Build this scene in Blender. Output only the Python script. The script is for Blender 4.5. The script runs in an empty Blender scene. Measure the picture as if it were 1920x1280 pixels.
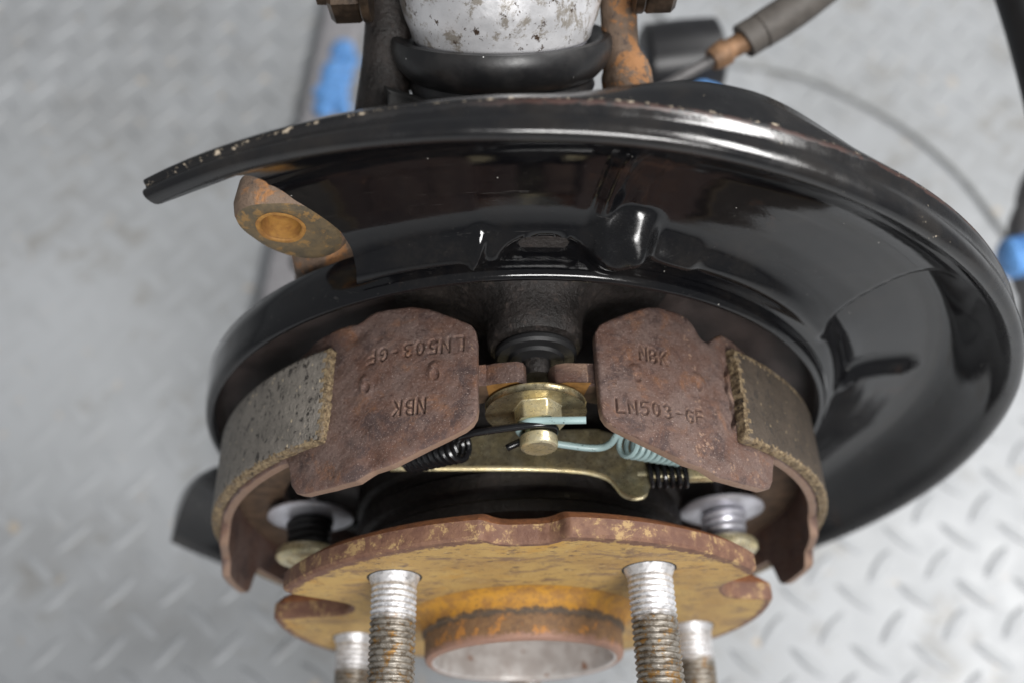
import bpy, bmesh, math, random
import numpy as np
from mathutils import Vector, Matrix

random.seed(7); rng = np.random.RandomState(11)
sc = bpy.context.scene
C = sc.collection
S = 0.001                      # everything below is measured in millimetres
PI = math.pi; R = math.radians

# ------------------------------------------------------------------ camera
cd = bpy.data.cameras.new('camera'); cam = bpy.data.objects.new('camera', cd); C.objects.link(cam)
cd.sensor_width = 36.0; cd.lens = 1750.7 / 1920 * 36.0
cd.clip_start = 0.01; cd.clip_end = 20.0
fw = Vector((0.000343, 0.509472, -0.860487)); rt = Vector((0.999452, -0.028653, -0.016566)); up = Vector((0.033095, 0.860010, 0.509203))
M4 = Matrix((rt, up, -fw)).transposed().to_4x4(); M4.translation = Vector((-0.648, -72.93, 289.36)) * S
cam.matrix_world = M4
cd.dof.use_dof = True; cd.dof.focus_distance = 0.222; cd.dof.aperture_fstop = 6.6
sc.camera = cam

# ------------------------------------------------------------------ light
w = bpy.data.worlds.new('World'); sc.world = w; w.use_nodes = True
w.node_tree.nodes['Background'].inputs[0].default_value = (0.93, 0.965, 1.0, 1)
w.node_tree.nodes['Background'].inputs[1].default_value = 0.19

def area(name, loc, target, sx, sy, power, col):
    l = bpy.data.lights.new(name, 'AREA'); l.shape = 'RECTANGLE'; l.size = sx; l.size_y = sy; l.energy = power; l.color = col
    o = bpy.data.objects.new(name, l); C.objects.link(o); o.location = Vector(loc)
    o.rotation_euler = (Vector(target) - Vector(loc)).to_track_quat('-Z', 'Y').to_euler()
    return o
area('ceiling_light', (0.88, 0.28, 1.05), (0.0, 0.05, 0), 0.7, 0.3, 19.5, (1, 0.985, 0.965))
area('shop_light', (0.34, -0.98, 1.08), (0.0, 0.05, 0), 0.75, 0.36, 22, (1, 0.985, 0.97))
sc.view_settings.view_transform = 'Standard'; sc.view_settings.look = 'None'
sc.view_settings.exposure = 0; sc.view_settings.gamma = 1; sc.view_settings.use_curve_mapping = False
sc.render.engine = 'CYCLES'; sc.cycles.use_denoising = True; sc.cycles.max_bounces = 8
sc.cycles.sample_clamp_indirect = 6.0

# ------------------------------------------------------------------ materials
class NT:
    def __init__(s, name):
        s.m = bpy.data.materials.new(name); s.m.use_nodes = True; s.t = s.m.node_tree; s.n = s.t.nodes
        s.b = s.n['Principled BSDF']; s.co = None
    def link(s, a, b): s.t.links.new(a, b)
    def coord(s):
        if s.co is None:
            tc = s.n.new('ShaderNodeTexCoord'); vm = s.n.new('ShaderNodeVectorMath'); vm.operation = 'SCALE'
            vm.inputs['Scale'].default_value = 1000.0; s.link(tc.outputs['Object'], vm.inputs[0]); s.co = vm.outputs[0]
        return s.co
    def noise(s, scale, detail=4, rough=0.6, dist=0.0, stretch=None):
        n = s.n.new('ShaderNodeTexNoise'); n.inputs['Scale'].default_value = scale; n.inputs['Detail'].default_value = detail
        n.inputs['Roughness'].default_value = rough; n.inputs['Distortion'].default_value = dist
        v = s.coord()
        if stretch:
            mp = s.n.new('ShaderNodeVectorMath'); mp.operation = 'MULTIPLY'; mp.inputs[1].default_value = stretch; s.link(v, mp.inputs[0]); v = mp.outputs[0]
        s.link(v, n.inputs['Vector']); return n.outputs['Fac']
    def voro(s, scale, feature='F1', rnd=1.0, stretch=None):
        n = s.n.new('ShaderNodeTexVoronoi'); n.inputs['Scale'].default_value = scale; n.feature = feature; n.inputs['Randomness'].default_value = rnd
        v = s.coord()
        if stretch:
            mp = s.n.new('ShaderNodeVectorMath'); mp.operation = 'MULTIPLY'; mp.inputs[1].default_value = stretch; s.link(v, mp.inputs[0]); v = mp.outputs[0]
        s.link(v, n.inputs['Vector']); return n.outputs['Distance']
    def ramp(s, fac, a, b, va=0.0, vb=1.0, smooth=True):
        n = s.n.new('ShaderNodeMapRange'); n.interpolation_type = 'SMOOTHSTEP' if smooth else 'LINEAR'
        n.inputs['From Min'].default_value = a; n.inputs['From Max'].default_value = b
        n.inputs['To Min'].default_value = va; n.inputs['To Max'].default_value = vb
        s.link(fac, n.inputs['Value']); return n.outputs['Result']
    def mix(s, fac, a, b):
        n = s.n.new('ShaderNodeMix'); n.data_type = 'RGBA'
        if isinstance(fac, float): n.inputs[0].default_value = fac
        else: s.link(fac, n.inputs[0])
        for x, i in ((a, 6), (b, 7)):
            if isinstance(x, tuple): n.inputs[i].default_value = (*x, 1)
            else: s.link(x, n.inputs[i])
        return n.outputs[2]
    def math(s, op, a, b=0.5):
        n = s.n.new('ShaderNodeMath'); n.operation = op
        for x, i in ((a, 0), (b, 1)):
            if isinstance(x, (int, float)): n.inputs[i].default_value = x
            else: s.link(x, n.inputs[i])
        return n.outputs[0]
    def sep(s, i):
        n = s.n.new('ShaderNodeSeparateXYZ'); s.link(s.coord(), n.inputs[0]); return n.outputs[i]
    def normal_axis(s, i):
        g = s.n.new('ShaderNodeNewGeometry'); n = s.n.new('ShaderNodeSeparateXYZ'); s.link(g.outputs['Normal'], n.inputs[0]); return n.outputs[i]
    def bump(s, h, dist, strength=1.0):
        n = s.n.new('ShaderNodeBump'); n.inputs['Distance'].default_value = dist * S; n.inputs['Strength'].default_value = strength
        s.link(h, n.inputs['Height'])
        if s.b.inputs['Normal'].is_linked: s.link(s.b.inputs['Normal'].links[0].from_socket, n.inputs['Normal'])
        s.link(n.outputs[0], s.b.inputs['Normal'])
    def set(s, col=None, rough=None, metal=None, coat=None, spec=None):
        for v, k in ((col, 'Base Color'), (rough, 'Roughness'), (metal, 'Metallic'), (coat, 'Coat Weight'), (spec, 'Specular IOR Level')):
            if v is None: continue
            if isinstance(v, (tuple,)): s.b.inputs[k].default_value = (*v, 1)
            elif isinstance(v, (int, float)): s.b.inputs[k].default_value = v
            else: s.link(v, s.b.inputs[k])
        return s.m

MAT = {}
def m_rust_plate():
    t = NT('brown_plate_rust')
    a = t.mix(t.ramp(t.noise(0.09, 5, .65), .36, .62), (0.138, 0.072, 0.052), (0.178, 0.120, 0.102))
    a = t.mix(t.ramp(t.noise(0.16, 5, .65, .4), .54, .72, 0, .75), a, (0.26, 0.118, 0.056))
    a = t.mix(t.ramp(t.noise(0.12, 6, .72, .6), .50, .64, 0, .85), a, (0.070, 0.046, 0.044))
    a = t.mix(t.ramp(t.noise(0.9, 5, .8), .50, .66, 0, .75), a, (0.070, 0.036, 0.030))
    a = t.mix(t.ramp(t.noise(1.9, 4, .8), .56, .68, 0, .7), a, (0.33, 0.235, 0.20))
    a = t.mix(t.ramp(t.noise(3.4, 2, .6), .66, .72, 0, .9), a, (0.62, 0.52, 0.46))
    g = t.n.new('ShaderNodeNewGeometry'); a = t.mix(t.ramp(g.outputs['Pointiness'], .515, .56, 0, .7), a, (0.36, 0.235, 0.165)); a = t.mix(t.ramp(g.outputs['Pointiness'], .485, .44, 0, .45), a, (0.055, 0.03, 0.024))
    t.bump(t.noise(1.1, 6, .78), 0.55, .9); t.bump(t.noise(4.5, 2, .6), .12, .8)
    return t.set(a, t.ramp(t.noise(.8, 4), .3, .7, .36, .66), 0.2, spec=.5)
def m_lining(tone, fleck=(0.66, 0.54, 0.36)):
    t = NT('friction_lining')
    a = t.mix(t.ramp(t.noise(.12, 4), .35, .65), tone, tuple(x * .72 for x in tone))
    a = t.mix(t.ramp(t.noise(.60, 4, .75, .5, (1, .55, 1)), .555, .62), a, (0.03, 0.026, 0.023))
    fl = t.ramp(t.voro(.62, 'F1', 1, (1, .5, 1)), .20, .10)
    a = t.mix(t.math('MULTIPLY', fl, t.ramp(t.noise(.25, 3), .44, .56)), a, fleck)
    a = t.mix(t.ramp(t.noise(2.2, 3, .7), .5, .75, 0, .6), a, tuple(x * 1.5 for x in tone))
    t.bump(t.noise(.75, 3, .75, .5, (1, .55, 1)), -0.6, .9); t.bump(t.noise(2.5, 3), .2, .7)
    return t.set(a, .62, .1)
def m_lining_edge():
    t = NT('frayed_lining_edge')
    a = t.mix(t.ramp(t.noise(.9, 4, .7), .35, .65), (0.13, 0.085, 0.045), (0.36, 0.27, 0.155))
    a = t.mix(t.ramp(t.noise(.55, 5, .8), .53, .62), a, (0.045, 0.03, 0.02))
    a = t.mix(t.ramp(t.noise(.3, 4, .7), .52, .64, 0, .75), a, (0.20, 0.16, 0.12))
    t.bump(t.noise(.9, 4, .7), .8, 1); t.bump(t.noise(2.6, 3), .4, 1)
    return t.set(a, .75)
def m_flange_face():
    t = NT('ochre_flange_rust')
    a = t.mix(t.ramp(t.noise(.045, 5, .6), .35, .65), (0.53, 0.35, 0.125), (0.43, 0.265, 0.095))
    a = t.mix(t.ramp(t.noise(.06, 4), .54, .70, 0, .8), a, (0.50, 0.27, 0.06))
    a = t.mix(t.ramp(t.noise(.08, 6, .74, .6, (1, 1, 1.7)), .50, .64, 0, .8), a, (0.185, 0.115, 0.085))
    a = t.mix(t.ramp(t.noise(.35, 6, .8, 0, (.6, 1, 1.5)), .545, .62, 0, .85), a, (0.105, 0.07, 0.056))
    a = t.mix(t.ramp(t.noise(.5, 5, .8, 0), .58, .66, 0, .6), a, (0.60, 0.47, 0.27))
    # the brown edge rust creeps unevenly onto the face from the outer rim
    cv = t.n.new('ShaderNodeCombineXYZ'); t.link(t.sep(0), cv.inputs[0]); t.link(t.math('SUBTRACT', t.sep(2), 75.0), cv.inputs[1])
    ln = t.n.new('ShaderNodeVectorMath'); ln.operation = 'LENGTH'; t.link(cv.outputs[0], ln.inputs[0])
    rr = t.math('ADD', ln.outputs['Value'], t.math('MULTIPLY', t.math('SUBTRACT', t.noise(.32, 6, .8), .5), 9.0))
    a = t.mix(t.ramp(rr, 71.8, 73.0, 0, .95), a, (0.15, 0.075, 0.056))
    # staining around the stud circle
    st = t.math('MULTIPLY', t.ramp(rr, 52, 56), t.ramp(rr, 63, 58)); a = t.mix(t.math('MULTIPLY', st, .22), a, (0.24, 0.13, 0.06))
    t.bump(t.noise(.5, 6, .75), .5, .8); t.bump(t.noise(2.4, 3), .12, .7)
    return t.set(a, .62, spec=.35)
def m_flange_rim():
    t = NT('brown_flange_rim')
    a = t.mix(t.ramp(t.noise(.3, 4), .35, .65), (0.135, 0.066, 0.045), (0.20, 0.105, 0.066))
    a = t.mix(t.ramp(t.noise(.15, 8, .82, .3), .525, .60, 0, .85), a, (0.42, 0.28, 0.125))
    t.bump(t.noise(.9, 5, .7), .4, .7)
    return t.set(a, .62, spec=.4)
def m_orange():
    t = NT('orange_rust')
    a = t.mix(t.ramp(t.noise(.35, 5, .7), .35, .65), (0.24, 0.092, 0.036), (0.15, 0.058, 0.028))
    a = t.mix(t.ramp(t.noise(1.2, 3, .7), .55, .7, 0, .5), a, (0.45, 0.19, 0.075))
    t.bump(t.noise(1.1, 5, .75), .5, .8)
    return t.set(a, .75, spec=.3)
def m_pilot():
    t = NT('pilot_rust')
    y = t.sep(1)
    wob = t.math('ADD', y, t.math('MULTIPLY', t.math('SUBTRACT', t.noise(.35, 5, .7), .5), 5.0))
    a = t.mix(t.ramp(t.noise(.5, 5, .7), .35, .65), (0.235, 0.135, 0.065), (0.155, 0.09, 0.052))
    a = t.mix(t.ramp(t.noise(.25, 4), .53, .66), a, (0.42, 0.19, 0.05))
    yb = t.mix(t.ramp(t.noise(.22, 5, .7), .38, .62), (0.52, 0.26, 0.035), (0.34, 0.17, 0.045)); yb = t.mix(t.ramp(t.noise(.7, 5, .8), .56, .64, 0, .7), yb, (0.16, 0.09, 0.04))
    a = t.mix(t.ramp(wob, -5.6, -3.8), a, yb)
    band = t.math('MULTIPLY', t.ramp(wob, -6.8, -5.6), t.ramp(wob, -4.2, -5.2))
    a = t.mix(t.math('MULTIPLY', band, .8), a, (0.06, 0.05, 0.04))
    a = t.mix(t.ramp(wob, -10.5, -12.4, 0, .8), a, (0.34, 0.20, 0.155))
    t.bump(t.noise(.9, 5, .7), .4, .8)
    return t.set(a, .6, spec=.4)
def m_bore():
    t = NT('bare_bore_steel')
    a = t.mix(t.ramp(t.noise(.2, 4, .6), .35, .65), (0.62, 0.58, 0.55), (0.47, 0.42, 0.39))
    a = t.mix(t.ramp(t.noise(.22, 4, .7), .60, .70), a, (0.30, 0.15, 0.09))
    t.bump(t.noise(.8, 3), .15, .5)
    return t.set(a, .4, .3)
def m_stud():
    t = NT('zinc_and_rusted_thread')
    y = t.sep(1)
    oi = t.n.new('ShaderNodeObjectInfo'); wob = t.math('ADD', t.math('ADD', y, t.math('MULTIPLY', t.math('SUBTRACT', oi.outputs['Random'], .35), 6.0)), t.math('MULTIPLY', t.math('SUBTRACT', t.noise(.25, 4, .7), .5), 7.0))
    z = t.mix(t.ramp(t.noise(.8, 4), .4, .65), (0.80, 0.80, 0.82), (0.52, 0.52, 0.53))
    z = t.mix(t.ramp(t.noise(.7, 4, .7, 0, (.6, 1.6, .6)), .62, .68), z, (0.10, 0.10, 0.10))
    d = t.mix(t.ramp(t.noise(.6, 5, .7), .4, .65), (0.30, 0.275, 0.24), (0.115, 0.092, 0.068))
    d = t.mix(t.ramp(t.noise(.3, 4, .7), .52, .66), d, (0.30, 0.17, 0.055))
    d = t.mix(t.ramp(t.noise(.9, 3, .7), .66, .72), d, (0.75, 0.70, 0.62))
    a = t.mix(t.ramp(wob, -10.5, -7.5), d, z)
    t.bump(t.noise(1.4, 4, .7), .12, .7)
    return t.set(a, t.ramp(t.noise(.9, 4, .7), .3, .7, .38, .58), .62)
def m_black_paint():
    t = NT('gloss_black_paint')
    dust = t.ramp(t.noise(.05, 5, .65), .45, .7)
    a = t.mix(dust, (0.004, 0.004, 0.005), (0.009, 0.008, 0.008))
    a = t.mix(t.ramp(t.voro(.16), .035, .02), a, (0.5, 0.48, 0.44))
    a = t.mix(t.ramp(t.noise(.045, 6, .72, .5), .60, .74, 0, .8), a, (0.034, 0.018, 0.012))
    a = t.mix(t.ramp(t.noise(.9, 5, .8), .63, .70, 0, .5), a, (0.07, 0.065, 0.06))
    r = t.math('ADD', t.ramp(t.noise(.05, 5, .65), .35, .7, .06, .14), t.ramp(t.noise(.8, 5, .8), .54, .7, 0, .14))
    t.bump(t.noise(.035, 3, .5), .5, .4); t.bump(t.noise(.5, 3), .02, .5); t.bump(t.noise(1.4, 4, .7), .02, .5)
    film = t.ramp(t.noise(.022, 6, .7, .4), .50, .68, 0, 1)
    a = t.mix(t.math('MULTIPLY', film, t.ramp(t.noise(.6, 5, .8), .35, .65, .05, .5)), a, (0.024, 0.020, 0.017))
    r = t.math('ADD', r, t.math('MULTIPLY', film, .04))
    scr = t.ramp(t.noise(.5, 4, .8, .8, (.12, 1, 1.3)), .64, .68, 0, .5); a = t.mix(scr, a, (0.05, 0.047, 0.045))
    dv = t.n.new('ShaderNodeVectorMath'); dv.operation = 'DISTANCE'; t.link(t.coord(), dv.inputs[0]); dv.inputs[1].default_value = (28.6, 1.5, 262)
    wr = t.math('ADD', dv.outputs['Value'], t.math('MULTIPLY', t.math('SUBTRACT', t.noise(.3, 5, .7), .5), 12.0))
    scuff = t.ramp(wr, 12, 7); r = t.math('ADD', r, t.math('MULTIPLY', scuff, t.ramp(t.noise(.8, 5, .8), .4, .6, .20, .06)))
    return t.set(a, r, 0, spec=.6, coat=.1)
def m_black_rim():
    t = NT('chipped_black_rim_paint')
    y = t.sep(1)
    # worn edge: a ring around the rim's rear ridge
    wob = t.math('ADD', y, t.math('MULTIPLY', t.math('SUBTRACT', t.noise(.14, 5, .7), .5), 2.6))
    ridge = t.math('MULTIPLY', t.ramp(wob, 0.6, 1.0), t.ramp(wob, 2.6, 1.6))
    x = t.sep(0); z = t.sep(2)
    onr = t.math('MULTIPLY', t.ramp(x, -12, 12), t.ramp(z, 215, 255))
    a = t.mix(t.ramp(t.noise(.08, 5), .4, .7), (0.007, 0.007, 0.008), (0.016, 0.014, 0.013))
    a = t.mix(t.math('MULTIPLY', t.math('MULTIPLY', ridge, onr), t.ramp(t.noise(.22, 5, .7), .40, .5)), a, (0.042, 0.016, 0.011))
    chip = t.math('MULTIPLY', t.math('MULTIPLY', t.ramp(wob, 1.9, 2.1), t.ramp(wob, 2.8, 2.5)), t.ramp(t.noise(.5, 5, .75, 0), .54, .60))
    a = t.mix(t.math('MULTIPLY', chip, t.ramp(z, 235, 265)), a, (0.50, 0.42, 0.32))
    spot = t.math('MULTIPLY', t.ramp(t.noise(.19, 6, .75), .685, .70), t.ramp(z, 250, 265))
    a = t.mix(spot, a, (0.55, 0.47, 0.37))
    rg = t.math('ADD', t.ramp(t.noise(.09, 5, .65), .35, .7, .16, .34), t.math('MULTIPLY', ridge, .2))
    t.bump(t.noise(.25, 4), .12, .5); t.bump(t.noise(1.6, 3), .04, .6)
    return t.set(a, rg, 0, spec=.7, coat=.15)
def m_cast():
    t = NT('oily_dark_casting')
    a = t.mix(t.ramp(t.noise(.12, 5), .35, .65), (0.026, 0.021, 0.019), (0.012, 0.010, 0.009))
    a = t.mix(t.ramp(t.noise(.5, 5, .7), .55, .7, 0, .6), a, (0.075, 0.056, 0.048))
    t.bump(t.noise(.7, 5, .7), .7, .8); t.bump(t.noise(3, 2), .15, .6)
    return t.set(a, t.ramp(t.noise(.5, 4), .3, .7, .33, .6), .1, spec=.5)
def m_backing():
    t = NT('brown_stained_backing')
    a = t.mix(t.ramp(t.noise(.1, 5), .35, .65), (0.030, 0.022, 0.020), (0.062, 0.046, 0.042))
    t.bump(t.noise(.6, 4), .2, .6)
    return t.set(a, .38, .1)
def m_gold(dark=False):
    t = NT('dark_yellow_zinc' if dark else 'yellow_zinc_plate')
    a = t.mix(t.ramp(t.noise(.2, 4), .35, .65), (0.74, 0.63, 0.36), (0.66, 0.60, 0.42))
    a = t.mix(t.ramp(t.noise(.5, 5, .7), .58, .70, 0, .8), a, (0.16, 0.11, 0.07))
    if dark: a = t.mix(t.ramp(t.noise(.3, 5, .75), .30, .60, .15, .65), a, (0.17, 0.135, 0.085))  # darker brown mixed unevenly over the zinc
    t.bump(t.noise(1.5, 4), .12, .6)
    return t.set(a, t.ramp(t.noise(1.0, 4), .3, .7, .24, .42), .85 if dark else .68)
def m_wire(col, name, rough=.25):
    t = NT(name)
    a = t.mix(t.ramp(t.noise(1.1, 3, .7), .63, .70), col, (0.02, 0.02, 0.02))
    t.bump(t.noise(1.6, 3), .05, .5)
    return t.set(a, rough, 0, spec=.6)
def m_rubber():
    t = NT('black_boot_rubber')
    a = t.mix(t.ramp(t.noise(.12, 5), .4, .7), (0.013, 0.013, 0.014), (0.026, 0.025, 0.025))
    a = t.mix(t.ramp(t.voro(.22), .05, .03), a, (.5, .5, .5))
    t.bump(t.noise(.9, 4), .05, .6)
    return t.set(a, t.ramp(t.noise(.2, 4), .3, .7, .33, .47), 0, spec=.5)
def m_can():
    t = NT('spotted_zinc_can')
    a = t.mix(t.ramp(t.noise(.07, 4), .35, .65), (0.84, 0.84, 0.86), (0.70, 0.70, 0.72))
    a = t.mix(t.ramp(t.noise(.13, 7, .78, .3), .50, .59, 0, .9), a, (0.34, 0.30, 0.25))
    a = t.mix(t.ramp(t.noise(.32, 6, .75), .585, .635), a, (0.09, 0.06, 0.042))
    a = t.mix(t.ramp(t.noise(2.5, 3), .58, .72, 0, .4), a, (0.85, 0.86, 0.9))
    t.bump(t.noise(.9, 4), .08, .6)
    return t.set(a, t.ramp(t.noise(.3, 4), .3, .7, .30, .5), .5)
def m_rust_cast(orange=False):
    t = NT('orange_flaked_casting' if orange else 'rusty_knuckle_casting')
    a = t.mix(t.ramp(t.noise(.12, 5, .65), .35, .65), (0.13, 0.088, 0.062), (0.19, 0.135, 0.098))
    a = t.mix(t.ramp(t.noise(.16, 5, .7, .4), *((.50, .57) if orange else (.50, .62))), a, (0.31, 0.15, 0.062))
    a = t.mix(t.ramp(t.noise(.3, 5, .7), .58, .7), a, (0.055, 0.042, 0.04))
    t.bump(t.noise(.7, 5, .7), .7, .8)
    return t.set(a, .7, spec=.35)
def m_ear_face():
    t = NT('machined_ear_face')
    a = t.mix(t.ramp(t.noise(.25, 5, .65), .35, .65), (0.185, 0.135, 0.075), (0.11, 0.09, 0.062))
    a = t.mix(t.ramp(t.noise(.22, 6, .75), .52, .62), a, (0.30, 0.18, 0.07))
    t.bump(t.noise(.9, 4), .25, .7)
    return t.set(a, .55, .2)
def m_yellow():
    t = NT('yellow_hole_rust')
    a = t.mix(t.ramp(t.noise(.3, 4), .35, .65), (0.42, 0.215, 0.05), (0.28, 0.13, 0.035))
    t.bump(t.noise(.9, 4), .3, .7)
    return t.set(a, .7)
def m_plain(name, col, rough=.5, metal=0.0, var=.25, sc_=.2):
    t = NT(name)
    a = t.mix(t.ramp(t.noise(sc_, 5), .35, .65), col, tuple(x * (1 - var) for x in col))
    t.bump(t.noise(sc_ * 4, 4), .1, .5)
    return t.set(a, rough, metal)
def m_floor():
    t = NT('grey_floor_paint')
    a = t.mix(t.ramp(t.noise(.006, 4), .35, .65), (0.405, 0.42, 0.437), (0.36, 0.373, 0.385))
    a = t.mix(t.ramp(t.noise(.028, 6, .75), .53, .70, 0, .6), a, (0.23, 0.213, 0.185))
    a = t.mix(t.ramp(t.noise(.0085, 6, .72), .50, .68, 0, .45), a, (0.25, 0.253, 0.255))
    a = t.mix(t.ramp(t.noise(.07, 4, .6), .645, .70, 0, .8), a, (0.50, 0.42, 0.32))
    return t.set(a, t.ramp(t.noise(.03, 4), .3, .7, .33, .5), 0, spec=.4)

MAT.update(rust=m_rust_plate(), lining=m_lining((0.25, 0.225, 0.195)), lining_dark=m_lining((0.075, 0.057, 0.042), (0.26, 0.20, 0.12)), frayed=m_lining_edge(),
           face=m_flange_face(), rim=m_flange_rim(), orange=m_orange(), pilot=m_pilot(), bore=m_bore(), stud=m_stud(),
           black=m_black_paint(), black_rim=m_black_rim(), cast=m_cast(), backing=m_backing(), gold=m_gold(), gold_dark=m_gold(True),
           wire_black=m_wire((0.008, 0.008, 0.009), 'black_spring_wire', .22), wire_green=m_wire((0.33, 0.45, 0.45), 'pale_green_spring_paint', .35),
           rubber=m_rubber(), can=m_can(), rcast=m_rust_cast(), orcast=m_rust_cast(True), earface=m_ear_face(), yellow=m_yellow(), floor=m_floor(),
           steel=m_plain('dull_washer_zinc', (0.70, 0.70, 0.76), .34, .55), blackmetal=m_plain('black_arm_paint', (0.02, 0.02, 0.022), .35),
           greypaint=m_plain('grey_arm_paint', (0.36, 0.35, 0.365), .5), blue=m_plain('blue_paint_mark', (0.17, 0.42, 0.88), .5, 0, .35),
           sleeve=m_plain('brown_grey_sleeve_rubber', (0.085, 0.075, 0.066), .6), ferrule=m_plain('rusty_ferrule', (0.30, 0.17, 0.09), .6, .2, .5),
           boltm=m_plain('oily_brown_bolt', (0.11, 0.075, 0.05), .35, .5, .7), hose=m_plain('black_hose_rubber', (0.015, 0.015, 0.016), .5),
           deepblack=m_plain('dark_bush_rubber', (0.008, 0.008, 0.008), .7), cable=m_plain('pale_grey_shadow_arc', (0.40, 0.41, 0.41), .6), wiregrey=m_plain('grey_rod', (0.13, 0.125, 0.125), .45, .3))  # 'cable' grey stands in for a soft shadow on the floor

# ------------------------------------------------------------------ mesh builder (millimetres, world space)
class MB:
    def __init__(s): s.v = []; s.f = []; s.mi = []
    def add(s, vs, fs, mi=0):
        o = len(s.v); s.v += [tuple(float(c) for c in x) for x in vs]; s.f += [tuple(i + o for i in f) for f in fs]
        s.mi += [mi] * len(fs) if isinstance(mi, int) else list(mi); return s
    def grid(s, P, wu=False, wv=False, mi=0, skip=None):
        nu, nv = len(P), len(P[0]); vs = [p for row in P for p in row]; fs = []; ms = []
        for i in range(nu if wu else nu - 1):
            for j in range(nv if wv else nv - 1):
                if skip and skip(i, j): continue
                a, b = i, (i + 1) % nu; c, d = j, (j + 1) % nv
                fs.append((a * nv + c, b * nv + c, b * nv + d, a * nv + d)); ms.append(mi(i, j) if callable(mi) else mi)
        return s.add(vs, fs, ms)
    def lathe(s, prof, c=(0, 0), seg=48, mi=0, caps=False, closed=False):
        P = []
        for k in range(seg):
            a = 2 * PI * k / seg; P.append([(c[0] + r * math.sin(a), y, c[1] + r * math.cos(a)) for r, y in prof])
        s.grid(P, True, closed, (lambda i, j: mi[j]) if isinstance(mi, (list, tuple)) else mi)
        return s
    def lathe_axis(s, prof, origin, axis, seg=48, mi=0):
        ax = Vector(axis).normalized(); u = ax.orthogonal().normalized(); v = ax.cross(u); o = Vector(origin); P = []
        for k in range(seg):
            a = 2 * PI * k / seg; d = u * math.cos(a) + v * math.sin(a); P.append([tuple(o + d * r + ax * h) for r, h in prof])
        return s.grid(P, True, False, (lambda i, j: mi[j]) if isinstance(mi, (list, tuple)) else mi)
    def tube(s, path, r, seg=10, caps=True, mi=0):
        path = [Vector(p) for p in path]; n = len(path); rs = r if isinstance(r, (list, tuple)) else [r] * n
        t0 = (path[1] - path[0]).normalized(); nrm = t0.orthogonal().normalized(); P = []
        for i, p in enumerate(path):
            t = ((path[min(i + 1, n - 1)] - path[max(i - 1, 0)])).normalized()
            nrm = (nrm - t * nrm.dot(t)).normalized(); b = t.cross(nrm)
            P.append([tuple(p + (nrm * math.cos(2 * PI * k / seg) + b * math.sin(2 * PI * k / seg)) * rs[i]) for k in range(seg)])
        o = len(s.v); s.grid(P, False, True, mi)
        if caps:
            s.f += [tuple(o + k for k in range(seg)), tuple(o + (n - 1) * seg + k for k in reversed(range(seg)))]; s.mi += [mi if isinstance(mi, int) else 0] * 2
        return s
    def prism(s, poly, y0, y1, mi=0, mid=None):       # outline in x,z extruded along y
        n = len(poly); vs = [(x, y0, z) for x, z in poly] + [(x, y1, z) for x, z in poly]
        fs = [tuple(range(n)), tuple(reversed(range(n, 2 * n)))] + [(i, (i + 1) % n, n + (i + 1) % n, n + i) for i in range(n)]
        return s.add(vs, fs, mi)
    def box(s, c, size, rot=None):
        c = Vector(c); h = Vector(size) / 2; vs = []
        for dx in (-1, 1):
            for dy in (-1, 1):
                for dz in (-1, 1):
                    q = Vector((dx * h.x, dy * h.y, dz * h.z)); vs.append(tuple(c + (rot @ q if rot else q)))
        return s.add(vs, [(0, 1, 3, 2), (4, 6, 7, 5), (0, 4, 5, 1), (2, 3, 7, 6), (0, 2, 6, 4), (1, 5, 7, 3)])
    def build(s, name, mats, parent=None, origin=None, bevel=0, angle=38, segs=2, merge=0.0):
        if parent is not None: org = np.array(parent['_o'])
        else: org = np.array(origin if origin is not None else (0, 0, 0), float)
        V = (np.array(s.v, float) - org) * S
        me = bpy.data.meshes.new(name); me.from_pydata(V.tolist(), [], s.f); 
        for m in (mats if isinstance(mats, (list, tuple)) else [mats]): me.materials.append(MAT[m])
        me.polygons.foreach_set('material_index', s.mi)
        bm = bmesh.new(); bm.from_mesh(me)
        if merge: bmesh.ops.remove_doubles(bm, verts=bm.verts, dist=merge * S); bmesh.ops.dissolve_degenerate(bm, dist=merge * S, edges=bm.edges)
        if bevel:
            es = [e for e in bm.edges if len(e.link_faces) == 2 and e.calc_face_angle(0) > R(35)]
            bmesh.ops.bevel(bm, geom=es, offset=bevel * S, segments=segs, profile=.5, affect='EDGES', clamp_overlap=True)
        bmesh.ops.recalc_face_normals(bm, faces=bm.faces)
        bm.to_mesh(me); bm.free()
        me.polygons.foreach_set('use_smooth', [True] * len(me.polygons)); me.set_sharp_from_angle(angle=R(angle))
        o = bpy.data.objects.new(name, me); C.objects.link(o)
        if parent is not None:
            o.parent = parent if not parent.get('_sub') else parent
            o['_o'] = [float(x) for x in org]
        else:
            o.location = Vector(org.tolist()) * S; o['_o'] = [float(x) for x in org]
        return o

def tag(o, label, cat, group=None, kind=None):
    if label: o['label'] = label
    if cat: o['category'] = cat
    if group: o['group'] = group
    if kind: o['kind'] = kind
    return o
def thing(name, loc, label, cat, group=None):
    o = bpy.data.objects.new(name, None); C.objects.link(o); o.location = Vector(loc) * S; o['_o'] = [float(x) for x in loc]
    o.empty_display_size = .01
    return tag(o, label, cat, group)
def copy_tree(o, parent=None):
    c = o.copy(); C.objects.link(c)
    if parent is not None: c.parent = parent
    for ch in list(o.children): copy_tree(ch, c)
    return c
def cr(pts, n=10):
    P = [Vector(p) for p in pts]; P = [P[0] * 2 - P[1]] + P + [P[-1] * 2 - P[-2]]; out = []
    for i in range(1, len(P) - 2):
        for k in range(n):
            t = k / n; a, b, c, d = P[i - 1], P[i], P[i + 1], P[i + 2]
            out.append(.5 * ((2 * b) + (c - a) * t + (2 * a - 5 * b + 4 * c - d) * t * t + (3 * b - a - 3 * c + d) * t ** 3))
    out.append(P[-2]); return out
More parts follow.
